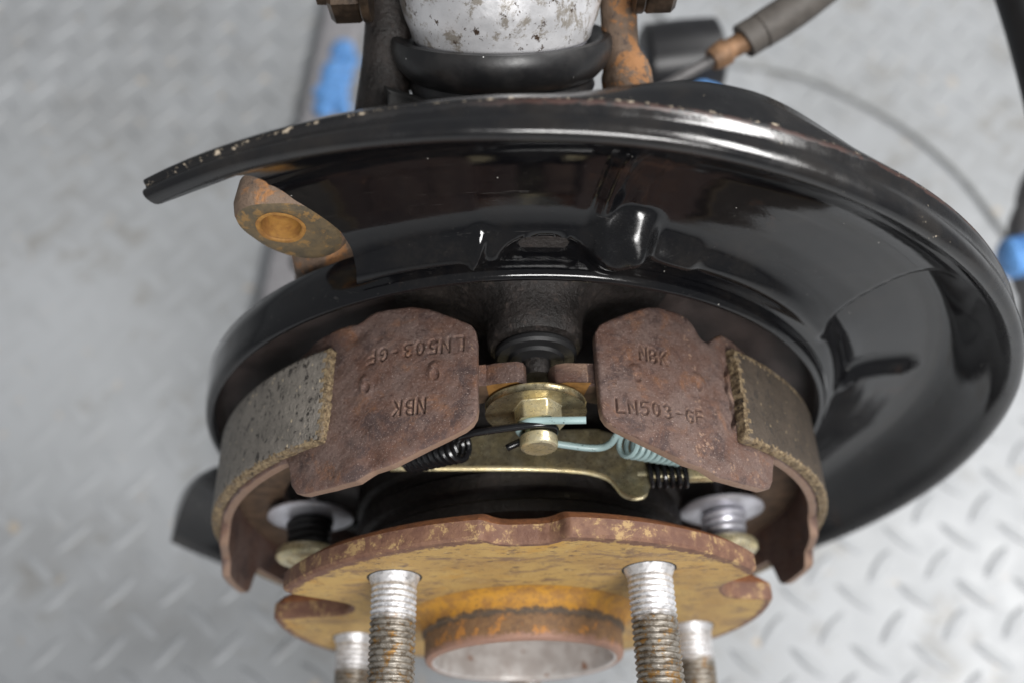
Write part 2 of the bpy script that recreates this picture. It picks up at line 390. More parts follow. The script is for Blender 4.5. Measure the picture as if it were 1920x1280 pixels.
def helix(a, b, r, turns, n=16, r2=None, ph=0.0):
    a, b = Vector(a), Vector(b); ax = (b - a); L = ax.length; ax.normalize(); u = ax.orthogonal().normalized(); v = ax.cross(u); out = []
    N = int(turns * n); r2 = r if r2 is None else r2
    for i in range(N + 1):
        t = i / N; q = ph + 2 * PI * turns * t; rr = r + (r2 - r) * t
        out.append(a + ax * L * t + (u * math.cos(q) + v * math.sin(q)) * rr)
    return out
def interp(tab, x):
    xs = [a for a, _ in tab]; ys = [b for _, b in tab]; return np.interp(x, xs, ys)
def sstep(a, b, x):
    t = np.clip((x - a) / (b - a), 0, 1); return t * t * (3 - 2 * t)

# ================================================================== FLOOR
FZ = -200.0
fl = MB().add([(-3000, -3000, FZ), (3000, -3000, FZ), (3000, 3000, FZ), (-3000, 3000, FZ)], [(0, 1, 2, 3)]).build('floor', 'floor')
tag(fl, 'light grey painted steel tread plate floor', None, kind='structure')
# one raised tread bar: a lens-shaped lozenge
bar = MB(); N = 14; L2, W2, H = 12.0, 2.9, 1.6
def lens(sc_, z): return [(L2 * sc_ * math.cos(2 * PI * k / N), W2 * sc_ * math.sin(2 * PI * k / N) * (0.55 + 0.45 * abs(math.sin(2 * PI * k / N))), z) for k in range(N)]
bar.grid([lens(1.0, 0.02), lens(.8, H * .7), lens(.5, H)], False, True); bar.f.append(tuple(range(2 * N, 3 * N))); bar.mi.append(0)
bar_o = bar.build('tread_bar', 'floor'); bar_me = bar_o.data; bpy.data.objects.remove(bar_o)
camp = np.array([-0.6, -73.0, 289.0]); spots = []
for i in range(-16, 17):
    for j in range(-6, 26):
        for k in (0, 1):
            x = (i + .5 * k) * 31.0 + 4 + rng.uniform(-.7, .7); y = (j + .47 * k) * 31.0 + 9 + rng.uniform(-.7, .7); a = R(47 if k == 0 else -43) + rng.uniform(-.05, .05)
            d = np.array([x, y, FZ]) - camp; dz = d @ np.array(fw); u_ = 960 + 1750 * (d @ np.array(rt)) / dz; v_ = 640 - 1750 * (d @ np.array(up)) / dz
            inview = -80 < u_ < 2000 and -60 < v_ < 1350
            hidden = 520 < u_ < 1450 and v_ > 250
            if -150 < u_ < 2070 and -150 < v_ < 1450: spots.append((0 if inview and not hidden else 1, dz, x, y, a))
spots.sort(); rest = MB()
def glare_fade(x, y): return float(np.clip(1.0 - max(0, y - 110) / 260 - max(0, -x - 60) / 420, .14, 1.0)) * rng.uniform(.8, 1.1)     # bars flattened towards back and left to imitate glare softening their contrast
for n_, (h_, dz, x, y, a) in enumerate(spots):
    if n_ < 300:
        o = bpy.data.objects.new('tread_bar', bar_me); C.objects.link(o); o.parent = fl
        o.location = Vector((x, y, FZ)) * S; o.rotation_euler = (0, 0, a); o.scale = (1, 1, glare_fade(x, y))
    else:
        ca, sa = math.cos(a), math.sin(a)
        rest.add([(x + ca * p.co.x / S - sa * p.co.y / S, y + sa * p.co.x / S + ca * p.co.y / S, FZ + p.co.z / S) for p in bar_me.vertices], [tuple(p.vertices) for p in bar_me.polygons])
if rest.v:
    ro = rest.build('tread_pattern', 'floor', fl); ro['kind'] = 'stuff'

# ================================================================== STEERING KNUCKLE
kn = thing('steering_knuckle', (0, 75, -60), 'dark oily cast knuckle with rusty ears and arms behind the black dust shield', 'knuckle')
prof = [(20, 13), (44, 13), (47, 14), (50, 16), (50.5, 19), (49.2, 20), (49.2, 22), (51, 23), (51.5, 27), (50.2, 28), (50.2, 31), (52, 32), (52, 44), (54, 52), (58, 62), (66, 69.2)]
MB().lathe(prof, seg=72).build('bearing_housing', 'cast', kn)
ax_ = (5.4, 80.0)
prof = [(0, 40), (3.6, 40), (3.8, 41), (3.8, 44), (7.0, 44.3), (7.4, 45.2), (9.9, 45.3), (10.6, 46.0), (10.6, 47.0), (9.8, 48.0), (11.6, 48.4), (12.3, 49.4), (12.6, 54), (13.4, 58), (16, 62), (21, 65), (30, 66.7), (38, 68.6)]
mi = [0] * (len(prof) - 1)
for k in range(3, 9): mi[k] = 1
MB().lathe(prof, ax_, 48, mi).build('anchor_boss', ['cast', 'hose'], kn)
MB().lathe([(30, 73), (62, 73), (66, 78), (62, 112), (50, 128), (20, 132)], seg=48).build('knuckle_body', 'rcast', kn)
# caliper ear
def ear_outline(a):   # a measured from +x towards +z
    d = math.cos(a - R(-38)); k = max(0.0, d); return 10.6 + 7.5 * k ** 3 + 1.0 * math.sin(3 * a)
hc = (-56.6, 106.4); n = 48; P = []
for k in range(n):
    a = 2 * PI * k / n; ro = ear_outline(a); ca, sa = math.cos(a), math.sin(a)
    row = []
    for rr, yy in ((4.6, 84), (4.7, 71.2), (5.3, 70.3), (6.6, 70.0), (ro * .80, 70.0), (ro * .93, 70.5), (ro, 72), (ro * 1.05, 75), (ro * 1.02, 81.5)): row.append((hc[0] + rr * ca, yy, hc[1] + rr * sa - (yy - 70) * .10))
    P.append(row)
ear_o = MB().grid(P, True, False, lambda i, j: [3, 3, 2, 1, 1, 0, 0, 0][j] if j != 2 else 2).lathe([(0, 83.5), (4.8, 83.5)], (hc[0], hc[1] - 1.5), 24, 3).build('caliper_ear', ['rcast', 'earface', 'earface', 'yellow'], kn)
P = []
for k in range(32):
    a = 2 * PI * k / 32 + .01; P.append([(hc[0] + rr * math.cos(a) * (1 + .02 * math.sin(5 * a + 1)), yy, hc[1] + rr * math.sin(a) * (1 + .02 * math.sin(4 * a))) for rr, yy in ((4.9, 70.3), (5.2, 69.9), (5.7, 69.85), (6.1, 69.98))])
MB().grid(P, True).build('ear_hole_ring', 'yellow', ear_o)
MB().tube(cr([(-34, 92, 90), (-50, 84, 80), (-53, 86, 62), (-56, 92, 40), (-54, 100, 0)], 6), [9] * 6 + [10] * 6 + [11] * 6 + [12] * 7, 20).build('lower_arm_root', 'rcast', kn)
# clevis arms beside the ball joint
def beam(a, b, wx, wd, name, mat, parent, bev=1.5, jit=0.0):
    a, b = Vector(a), Vector(b); t = (b - a); L = t.length; t.normalize(); x = Vector((1, 0, 0)); x = (x - t * x.dot(t)).normalized(); y = t.cross(x)
    rot = Matrix((x, y, t)).transposed()
    return MB().box(tuple((a + b) / 2), (wx, wd, L), rot).build(name, mat, parent, bevel=bev, segs=3)
def lump(path, radii, name, mat, parent, seg=18, sq=1.0):
    return MB().tube(cr(path, 8), list(np.interp(np.linspace(0, len(radii) - 1, (len(path) - 1) * 8 + 1), range(len(radii)), radii)), seg).build(name, mat, parent)
lump([(35, 92, 82), (34, 108, 98), (33, 118, 107), (31.5, 124, 112), (31, 140, 124), (30.5, 168, 146)], [8, 7.2, 7.0, 4.8, 5.2, 5.5], 'clevis_arm', 'orcast', kn, 14)
lump([(-38, 84, 74), (-35.5, 104, 95), (-32, 122, 111), (-30, 140, 124), (-29, 168, 146)], [9, 8, 6.6, 6.2, 6], 'clevis_arm', 'cast', kn, 14)
MB().prism([(-34, 70), (-18, 70), (-18, 112), (-30, 118)], 96, 104).build('clevis_web', 'deepblack', kn, bevel=1)
for sx in (-1, 1):
    c0 = (sx * 34.0, 128.5, 129.0)
    MB().lathe_axis([(0, 0), (7.6, 0), (8, .4), (8, 2), (7.6, 2.4), (0, 2.4)], c0, (sx, 0, 0), 32).lathe_axis([(0, 2.3), (7.4, 2.4), (8.0, 3.2), (8.0, 9.4), (6.8, 10.6), (3.4, 10.6), (3.2, 14), (0, 14)], c0, (sx, 0, 0), 6).build('clevis_bolt', 'boltm', kn, angle=30)

# ================================================================== DUST SHIELD
ds = thing('dust_shield', (0, 60, -155), 'large glossy black pressed steel dust shield curving around the hub', 'dust shield')
ff = [(101.6, 61.3), (104, 61.8), (107, 62.9), (110, 64.3), (114, 65.6), (119, 66.3), (125, 66.4), (130, 66.2), (134, 65.6), (138, 64.4), (141.5, 62.6), (144.4, 60.4), (146.8, 57.8), (148.8, 54.8), (150.0, 52.4)]
rs_ = np.concatenate([np.arange(101.6, 147, 1.0), np.arange(147, 150.01, .5)])
def smooth_face(r):      # softened interpolation of the pressed profile
    return float(np.mean([interp(ff, r + d) for d in (-1.2, -.6, 0, .6, 1.2)])) if 103 < r < 148 else float(interp(ff, r))
fprof = [(float(r), smooth_face(r)) for r in rs_]
NF = len(fprof)
fprof += [(150.5, 51.6), (151.3, 50.4), (152.4, 50.0), (153.6, 50.3), (154.4, 51.3), (154.8, 53), (154.7, 55), (154.3, 56.6), (154.2, 57.6), (154.5, 58.7), (155.0, 59.8), (155.2, 61.0), (155.0, 62.4)]
NB = len(fprof)
fprof += [(154.2, 64), (152.6, 66), (150, 67.4), (146, 68.0), (140, 68.2), (134, 68.2), (128, 68.2), (122, 68.2), (118, 67.9), (113, 67), (109, 65.4), (105, 64.8), (102, 65.6)]
YF = [(-31, 59.4), (-22, 58.4), (-10, 55.8), (0, 54.0), (14, 53.0), (30, 51.0), (40, 50.0), (60, 49.6), (88, 50), (108, 48.8), (127, 47.6), (180, 47.6), (234, 48.8), (245, 51)]
YB = [(-31, 64.4), (-22, 64.0), (-10, 63.6), (0, 63.5), (250, 63.5)]
def remap(y, t):
    yf = float(interp(YF, t)); yb = float(interp(YB, t)); return y if y >= 63.5 else yb - (63.5 - y) * (yb - yf) / 13.5

def th_start(r):
    return float(np.interp(r, [101, 105, 110, 116, 130, 141, 146, 149.0, 149.5, 150.1, 156], [-23.0, -21.8, -21.0, -21.0, -22.6, -22.6, -22.4, -22.8, -29.8, -31.0, -31.0]))
def th_end(r): return 360 - float(np.interp(r, [101, 112, 130, 156], [103, 105, 109, 116.5]))
ths = np.unique(np.concatenate([np.arange(-31, 40, .45), np.arange(40, 100, .6), np.arange(100, 257.5, 1.6)]))
def bumpY(r, th, front):
    x = r * math.sin(R(th)); z = r * math.cos(R(th)); d = 0.0
    def seg(ax, az, bx, bz, wd):
        t = ((x - ax) * (bx - ax) + (z - az) * (bz - az)) / ((bx - ax) ** 2 + (bz - az) ** 2); t = min(1, max(0, t)); q = math.hypot(x - ax - t * (bx - ax), z - az - t * (bz - az)); return math.exp(-(q / wd) ** 2)
    if r < 148.5 :
        d -= 4.2 * seg(107, 22, 125, 24.4, 3.0)            # pressed rib, right
        bq = math.hypot((x - 27.5) / 9.5, ((z - 105.5) - .35 * (x - 27.5)) / 8.5); d -= 5.2 * float(1 - sstep(.35, 1.05, bq))                # pressed boss, top
        d -= 2.2 * seg(31, 105, 44, 98.5, 3.2); d -= 1.5 * float(sstep(14, 22, th) * (1 - sstep(60, 85, th))) * math.exp(-((r - 107) / 2.6) ** 2)
        fall = float(sstep(101.5, 108, r) * (1 - sstep(138, 147, r)))
        d += 1.7 * float(1 - sstep(9.6, 11.6, th)) * fall * float(sstep(-60, 0, th) if th < 0 else 1)
        d += 1.0 * float(sstep(11.4, 13.0, th) * (1 - sstep(13.0, 15.5, th))) * fall
        d -= 2.4 * seg(-9.5, 101, -7.5, 107, 1.5)
        d += 4.0 * math.exp(-(((th - 4.6) / 5.6) ** 2 + ((r - 102.0) / 4.2) ** 2) ** 3)     # relief above the anchor
        # crease: below a line running out to the rim the pressing drops back
        q_ = -(x - 88) * 0.78 + (z - 61) * 0.62
        if th > 20: d += 5.0 * float(1 - sstep(-5.5, 1.0, q_)) * float(sstep(103, 110, r) * (1 - sstep(137, 147, r))) * float(1 - sstep(100, 135, th))
    if r > 145 and r < 156:
        if not front: d += 6.2 * float(sstep(4, 17, th) * (1 - sstep(19, 30, th))) * float(sstep(149, 154.5, r)) * 0
    return d
P = []; RR = []
for th in ths:
    row = []; rrow = []
    for j, (r, y) in enumerate(fprof):
        t = min(max(th, th_start(r)), th_end(r)); yy = (remap(y, t) if (r > 140 and j < NB) else y) + bumpY(r, t, j < NF)
        if j >= NB:   # rear flange of the hem widens to a hump right of the top
            hump = float(sstep(3, 17, t) * (1 - sstep(19, 33, t)))
            if j <= NB + 3: yy += hump * [3.0, 6.2, 6.4, 4][j - NB]; 
        rr = r + (float(sstep(3, 17, t) * (1 - sstep(19, 33, t))) * [0.6, 1.6, 2.6, 1][j - NB] if NB <= j <= NB + 3 else 0)
        row.append((rr * math.sin(R(t)), yy, rr * math.cos(R(t)))); rrow.append((r, t))
    P.append(row); RR.append(rrow)
sh = MB().grid(P, False, True, lambda i, j: 1 if NF - 1 <= j <= NB + 3 else 0)
nj = len(fprof)
for base in (0, (len(ths) - 1) * nj):
    near = [min(range(NB + 2, nj), key=lambda k: abs(fprof[k][0] - fprof[j][0])) for j in range(NF)]
    for j in range(NF - 1):
        q_ = [base + j, base + j + 1, base + near[j + 1], base + near[j]]; q_ = q_ if near[j] != near[j + 1] else q_[:3]
        sh.f.append(tuple(q_)); sh.mi.append(0)
    sh.f.append(tuple(base + k for k in range(NF - 1, near[NF - 1] + 1))); sh.mi.append(1)
sho = sh.build('shield_plate', ['black', 'black_rim'], ds, merge=.01, angle=50)
# backing cup with the rolled lip
cprof = [(102.0, 70), (101.8, 66), (101.5, 62), (101.2, 59.4), (100.6, 57.8), (99.8, 57.1), (98.9, 57.1), (98.4, 57.9), (98.0, 60), (97.6, 64), (96.6, 67.2), (94, 69), (88, 69.8), (70, 69.8), (45, 69.8), (45, 71.2), (98, 71.2), (101, 71)]
cm = [0] * len(cprof)
for k in range(8, 14): cm[k] = 1
MB().lathe(cprof, seg=160, mi=cm, closed=True).build('backing_cup', ['black', 'backing'], ds, angle=50)

# ================================================================== BRAKE SHOES
CTR = 3.5                                   # the brake is turned 3.5 degrees about the axle
GL = {'L': [[(0, 1), (0, 0), (.6, 0)]], 'N': [[(0, 0), (0, 1), (.62, 0), (.62, 1)]], '5': [[(.56, 1), (.06, 1), (.03, .56), (.3, .62), (.55, .5), (.58, .25), (.42, .03), (.15, .0), (0, .12)]],
      '0': [[(.3, 0), (.08, .15), (0, .5), (.08, .85), (.3, 1), (.52, .85), (.6, .5), (.52, .15), (.3, 0)]], '3': [[(.03, .88), (.25, 1), (.5, .9), (.52, .66), (.3, .53), (.52, .42), (.56, .16), (.3, 0), (.03, .1)]],
      '-': [[(.1, .48), (.42, .48)]], 'G': [[(.58, .82), (.34, 1), (.08, .84), (0, .5), (.08, .15), (.34, 0), (.58, .16), (.58, .46), (.34, .46)]], 'F': [[(0, 0), (0, 1), (.56, 1)], [(0, .54), (.44, .54)]],
      'B': [[(0, 0), (0, 1), (.36, 1), (.54, .86), (.52, .64), (.36, .54), (0, .54)], [(.36, .54), (.58, .42), (.6, .16), (.4, 0), (0, 0)]], 'K': [[(0, 0), (0, 1)], [(.58, 1), (0, .42)], [(.18, .55), (.6, 0)]]}
def strokes(text, s0, y0, s1, y1, h):       # stamped line from (s0,y0) to (s1,y1), letter height h
    d = np.array([s1 - s0, y1 - y0]); L = np.linalg.norm(d); d /= L; u = np.array([-d[1], d[0]]); adv = L / (len(text) - .35); out = []
    for k, ch in enumerate(text):
        dep = .66 + .16 * rng.rand()
        j = rng.uniform(-.12, .12, 2)
        for pl in GL[ch]:
            q = [np.array([s0, y0]) + d * (k * adv + px * adv * .98) + u * (py * h) + j for px, py in pl]
            out += [(q[i], q[i + 1], dep) for i in range(len(q) - 1)]
    return out
LO = [(9.3, 27), (9.5, 24.8), (10.2, 23), (11.3, 21.7), (14, 19.8), (19, 16.7), (22.5, 14.7), (25.5, 14.1), (26.8, 13.3), (28.3, 12.3), (33, 12.2), (38.6, 12.7), (40.3, 13.6), (41.4, 15.6), (42.6, 21.5), (43.4, 23.2), (45, 23.6), (76, 23.4), (77, 22), (78, 18.4), (85.5, 17.2), (86.6, 14), (88, 13.0), (99, 13.2), (101, 14.4), (102.5, 20), (104, 23.5), (160, 23.5)]
HI = [(9.3, 45.8), (9.5, 48), (10.2, 50), (11.3, 51.2), (14.5, 54), (17.5, 56.4), (19.2, 57.5), (21, 58), (25, 57.6), (26.6, 56.6), (28, 54), (29.3, 51.7), (30.6, 51.5), (32.3, 53.6), (34.2, 55.6), (37.2, 55.3), (39.5, 53.2), (41.5, 51.8), (44, 51.6), (160, 51.6)]
R_RIM = 92.0; T_RIM = 2.8
HI_L = [(9.3, 45.8), (9.5, 48), (10.2, 50), (11.3, 51.2), (14.5, 54), (17.5, 56.6), (20, 57.9), (23.9, 58.6), (26.4, 58.6), (27.6, 58.2), (28.7, 57.2), (30, 56.6), (31.5, 57.2), (37.8, 57.4), (40.5, 56.6), (42.3, 55.2), (43.4, 52.4), (44.2, 51.6), (160, 51.6)]
def make_shoe(side, text, blobs, lining_mat, label, hi_extra):
    org = (side * 60, 37, 20)
    sh = thing('brake_shoe', org, label, 'brake shoe', 'pair of parking brake shoes')
    # --- rim (curved table with the stamped end), one closed solid
    phi = np.concatenate([np.linspace(9.3, 46, 340), np.linspace(46.4, 160, 150)]); nt = 260
    HIx = HI_L if side < 0 else HI
    lo = interp(LO, phi); hi = interp(HIx, phi); tt = np.linspace(0, 1, nt)
    Y = lo[:, None] + (hi - lo)[:, None] * tt[None, :]
    TH = (CTR + side * phi)[:, None] * np.ones((1, nt)); SS = np.radians(TH) * R_RIM
    h = np.zeros_like(Y)
    sel = 340
    for a, b, dep in text:
        ab = b - a; l2 = ab @ ab + 1e-9
        t = np.clip(((SS[:sel] - a[0]) * ab[0] + (Y[:sel] - a[1]) * ab[1]) / l2, 0, 1)
        q = np.hypot(SS[:sel] - a[0] - t * ab[0], Y[:sel] - a[1] - t * ab[1])
        h[:sel] = np.minimum(h[:sel], -dep * np.exp(-(q / .28) ** 2)) + 0.0
    for (s_, y_, kind) in blobs:
        q = np.hypot((SS - s_) / 1.9, (Y - y_) / 2.7); h += .55 * np.exp(-q ** 4) 
        q2 = np.hypot((SS - s_ - .1) / .95, (Y - y_ + .9) / 1.25); h -= .85 * np.exp(-q2 ** 4)
        q3 = np.hypot((SS - s_ + .5) / 1.0, (Y - y_ - 2.0) / .9); h += .30 * np.exp(-q3 ** 4)
    # forming marks, dents and slow waviness of the pressing
    ph = rng.uniform(0, 6, 8)
    h += .10 * np.sin(SS * .31 + ph[0]) * np.sin(Y * .27 + ph[1]) + .06 * np.sin(SS * .83 + Y * .4 + ph[2]) + .045 * np.sin(Y * 1.1 - SS * .6 + ph[3]) + .03 * np.sin(SS * 1.9 + ph[4]) * np.sin(Y * 1.7 + ph[5])
    PH = phi[:, None] * np.ones((1, nt))
    h += .8 * np.exp(-(((PH - 29.5) / 2.2) ** 2 + ((Y - 15.8) / 3.0) ** 2)) - .7 * np.exp(-(((PH - 26.0) / 1.6) ** 2 + ((Y - 17.5) / 3) ** 2)) - .9 * np.exp(-(((PH - 30) / 2) ** 2 + ((Y - 53) / 2.4) ** 2)) * 1.0
    if side > 0:      # the lining has lifted: an open crack at its end
        crk = 33.35 + .35 * np.sin(Y * .45) + .15 * np.sin(Y * 1.3); h -= 2.2 * np.exp(-((PH - crk) / .42) ** 4) * sstep(26, 29, Y) * (1 - sstep(45, 48, Y))
    h -= 1.6 * (sstep(32, 44, PH) * (1 - sstep(44, 46, PH)) * sstep(52, 56, Y))
    de = np.minimum(np.minimum(Y - lo[:, None], hi[:, None] - Y), (PH - 9.3) * 1.6 + .0)
    h -= .75 * np.exp(-np.maximum(de, 0) / .38)
    flat = .55 * (1 - sstep(9.3, 26, PH)) ; h -= flat
    RO = R_RIM + h; RI = R_RIM - T_RIM - flat + 0 * h
    T = np.radians(TH)
    top = np.stack([RO * np.sin(T), Y, RO * np.cos(T)], -1); bot = np.stack([RI * np.sin(T), Y, RI * np.cos(T)], -1)[:, ::4]
    mb = MB(); mb.grid(top.tolist()); mb.grid(bot.tolist())
    nb = bot.shape[1]; npf = len(phi); oB = npf * nt
    for i in range(npf - 1):        # front and rear edges
        mb.f.append((i * nt, (i + 1) * nt, oB + (i + 1) * nb, oB + i * nb)); mb.f.append((i * nt + nt - 1, (i + 1) * nt + nt - 1, oB + (i + 1) * nb + nb - 1, oB + i * nb + nb - 1)); mb.mi += [0, 0]
    for i in (0, npf - 1):          # end edges
        ring = [i * nt + k for k in range(nt)] + [oB + i * nb + k for k in reversed(range(nb))]; mb.f.append(tuple(ring)); mb.mi.append(0)
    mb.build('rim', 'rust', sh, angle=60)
    # --- web: crescent plate with the tongue that meets the anchor
    wo = []; wi = []
    for p in np.linspace(8.2, 160, 90):
        ro = 88.9; ri = 70 + 5 * math.cos(R((p - 85) * 2.0)) if p > 22 else 75 + (22 - p) * .25
        if p < 12: ro = 87.4
        a = R(CTR + side * p); wo.append((ro * math.sin(a), ro * math.cos(a))); wi.append((ri * math.sin(a), ri * math.cos(a)))
    tip = {-1: [(-8, 86.6), (-5, 87.7), (0.4, 88.3), (2.0, 87.4), (2.7, 85.2), (2.4, 80), (1.0, 77), (-2, 75.4), (-5, 75.2)], 1: [(18, 86.4), (12.5, 87.0), (10.0, 86.4), (8.7, 84.8), (8.2, 82.2), (8.4, 79), (9.4, 76.5), (12, 75), (15, 74.6)]}[side]
    poly = list(reversed(wo)) + tip + wi
    mb = MB(); n = len(poly); no = len(wo)
    # build as strips so that the concave outline stays clean
    for y0 in (34.6, 40.4):
        mw = 2 if y0 < 36 else 0
        mb.grid([[(a[0], y0, a[1]), (b[0], y0, b[1])] for a, b in zip(wo, wi)], mi=mw)
        tp = [(wo[0][0], wo[0][1])] + tip + [(wi[0][0], wi[0][1])]; mb.add([(x, y0, z) for x, z in tp], [tuple(range(len(tp)))], mw // 2)
    mb.add([(x, 34.6, z) for x, z in poly] + [(x, 40.4, z) for x, z in poly], [(i, (i + 1) % n, n + (i + 1) % n, n + i) for i in range(n)])
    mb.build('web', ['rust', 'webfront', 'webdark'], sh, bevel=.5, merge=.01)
    # --- lining
    ps = np.linspace(34.0, 150, 200); ys = np.linspace(24.3, 50.4, 46) if side < 0 else np.linspace(23.4, 49.6, 46)
    jag0 = np.cumsum(rng.uniform(-.12, .12, 46)); jag0 -= jag0.mean(); jf = rng.uniform(-.14, .14, 200); jb = rng.uniform(-.14, .14, 200)
    P = []
    for i, p in enumerate(ps):
        row = []
        for j, y in enumerate(ys):
            pp = p + (jag0[j] + rng.uniform(-.12, .12)) * (1 - sstep(34.0, 36, p)); yy = y + (jf[i] if j == 0 else jb[i] if j == 45 else 0)
            e = min((pp - 33.6) * 1.6, yy - ys[0] + .15, ys[-1] - yy + .15)
            rr = 95.0 - .8 * math.exp(-max(e, 0) / .5) + rng.uniform(-.04, .04) - (0.5 * (1 - sstep(34, 40, p)) if side < 0 else -.2 * (1 - sstep(34, 42, p)))
            a = R(CTR + side * pp); row.append((rr * math.sin(a), yy, rr * math.cos(a)))
        P.append(row)
    mb = MB(); mb.grid(P, mi=lambda i, j: 1 if (j < 1 + (i * 53 % 7) // 5 or j > (43 if side < 0 else 40) + (i * 7919 % 13) % 3 or i < 1 + (j * 31 % 5) // 3) else 0)
    nv = 46; nu = 200; base = [(x * (92.05 / math.hypot(x, z)), y, z * (92.05 / math.hypot(x, z))) for x, y, z in mb.v]; o = len(mb.v)
    edge = [i * nv for i in range(nu)] + [(nu - 1) * nv + k for k in range(1, nv)] + [i * nv + nv - 1 for i in reversed(range(nu - 1))] + [k for k in reversed(range(1, nv - 1))]
    if side > 0:      # the right lining has begun to lift at its end
        pass
    mid = []
    for k in edge:
        v_ = np.array(mb.v[k]); b_ = np.array(base[k]); mid.append(tuple((v_ + b_) / 2 + rng.uniform(-.16, .16, 3)))
    m = len(edge); mb.v += mid + [base[k] for k in edge]
    for k in range(m):
        k2 = (k + 1) % m; mb.f += [(edge[k], edge[k2], o + k2, o + k), (o + k, o + k2, o + m + k2, o + m + k)]; mb.mi += [1, 1]
    mb.build('lining', [lining_mat, 'frayed'], sh, angle=60)
    return sh
MAT['webfront'] = m_plain('web_orange_rust', (0.30, 0.15, 0.04), .65, .1, .5, .25); MAT['webdark'] = m_plain('web_brown_rust', (0.11, 0.068, 0.042), .65, .1, .5, .25)
tl = strokes('LN503-GF', -12.9, 46.6, -38.6, 47.0, 3.7) + strokes('NBK', -22.3, 31.0, -30.6, 31.4, 4.0)
tr = strokes('LN503-GF', 24.4, 25.9, 48.6, 25.8, 3.5) + strokes('NBK', 32.0, 41.2, 39.6, 40.7, 3.7)
make_shoe(-1, tl, [(-19.8, 37.6, 0), (-38.3, 37.4, 0)], 'lining', 'rusty shoe with grey worn lining, its stamped lettering upside down, left of the anchor bolt', 1.2)
make_shoe(1, tr, [(30.6, 36.6, 0), (48.6, 37.4, 0)], 'lining_dark', 'rusty shoe with dark brown lining, its stamped lettering upright, right of the anchor bolt', 0)

# ================================================================== ANCHOR BOLT
ab = thing('anchor_bolt', (5.2, 33, 80), 'brass coloured anchor bolt with round guide plate between the two shoes', 'bolt')
out = []
for k in range(49):
    a = R(-118 + 236 * k / 48); out.append((4.9 + 12.4 * math.sin(a), 76.9 + 12.4 * math.cos(a)))
MB().prism(list(reversed(out)), 31.6, 33.6).build('guide_plate', 'gold_dark', ab, bevel=.45)
hexp = [(5.3 + 6.1 * math.sin(R(60 * k + 22)), 79.8 + 6.1 * math.cos(R(60 * k + 22))) for k in range(6)]
MB().prism(list(reversed(hexp)), 26.6, 31.7).build('hex_head', 'gold', ab, bevel=.55, segs=3)
MB().lathe([(0, 20.6), (2.0, 20.9), (3.9, 20.7), (4.5, 21.0), (4.7, 21.5), (4.7, 23.6), (4.3, 24.0), (3.3, 24.2), (3.3, 26.8)], (5.2, 79.4), 32).build('spring_pin', 'gold', ab, angle=30)

# ================================================================== RETURN SPRINGS
bs = MB()
wire = [(-14.4, 24.8, 76.9), (-13.4, 24.6, 79.6), (-11.4, 24.5, 81.3), (-8, 24.6, 82.2), (0, 24.9, 83.6), (5.5, 25.0, 84.2), (8.6, 25.2, 82.4), (9.4, 25.4, 79.4), (8.2, 25.3, 76.6), (5.2, 25.1, 75.2), (2.2, 25.0, 75.6), (-1.6, 23.6, 75.4), (-2.6, 23.2, 75.0)]
coilb = helix((-13.6, 24.8, 73.6), (-29, 27.5, 61), 3.4, 9.5, 16, ph=1.6)
bs.tube(cr(wire, 8), .95, 10); bs.tube([Vector(p) for p in coilb], .82, 8)
bs.tube(cr([(-29, 27.5, 64), (-32, 30, 62), (-36, 34, 60), (-39, 37, 59)], 6), .85, 8)
o = bs.build('return_spring', 'wire_black', origin=(-12, 25, 76)); tag(o, 'gloss black wire return spring hooked over the pin, running under the left shoe', 'spring', 'return springs on the anchor pin')
gs = MB()
wire = [(16.6, 24.6, 86.6), (12, 24.9, 86.2), (7, 25.6, 85.0), (2.6, 25.9, 84.0), (0.4, 26.0, 80.5), (1.2, 25.9, 76.8), (4.0, 25.7, 74.6), (8, 25.2, 73.2), (13, 24.8, 71.8), (18, 24.5, 70.6), (21.5, 24.4, 70.8), (23.6, 24.6, 73.0), (24.8, 25.2, 76.0), (26.6, 26.0, 77.2)]
coilg = helix((27.6, 25.2, 71.8), (44, 28, 56.0), 3.6, 9, 18, 2.6, ph=.6)
gs.tube(cr(wire, 8), .95, 10); gs.tube([Vector(p) for p in coilg], .72, 8)
gs.tube(cr([(26.6, 26.0, 77.2), (28.5, 26.0, 76.6), tuple(coilg[0])], 6), .85, 8)
o = gs.build('return_spring', 'wire_green', origin=(27, 25, 74)); tag(o, 'pale blue green wire return spring hooked over the pin, running under the right shoe', 'spring', 'return springs on the anchor pin')

# ================================================================== BRAKE STRUT
st = thing('brake_strut', (10, 31, 54), 'flat yellow zinc strut bar spanning between the shoes below the anchor bolt', 'strut')
front = [(-34, 28.6), (-12, 28.0), (5, 27.4), (15, 26.6), (20.5, 25.6), (24.5, 24.0), (26.6, 21.8), (27.8, 19.8), (29.4, 18.6), (31.6, 18.2), (33.4, 18.8), (34.0, 20.2)]
fr = [(p.x, p.y) for p in cr([(x, y, 0) for x, y in front], 4)]
outl = fr + [(34.2, 26.4), (33.0, 29.4), (29, 33.4), (22, 36.0), (-34, 36.4)]
nO = len(outl); zt = lambda x: 55.2 - .02 * x
mb = MB().add([(x, y, zt(x)) for x, y in outl] + [(x, y, zt(x) - 3.4) for x, y in outl], [tuple(range(nO)), tuple(reversed(range(nO, 2 * nO)))] + [(i, (i + 1) % nO, nO + (i + 1) % nO, nO + i) for i in range(nO)], [1, 0] + [0] * nO)
mb.build('strut_bar', ['gold', 'gold_dark'], st, bevel=1.0, segs=3)
rod_o = MB().tube([(32, 23.6, 53.0), (52, 23.6, 52.6)], 1.7, 12).build('strut_rod', 'gold', st)
MB().box((49.4, 23.6, 52.8), (7.6, 3.8, 3.6)).build('strut_tip', 'gold', rod_o, bevel=.7)
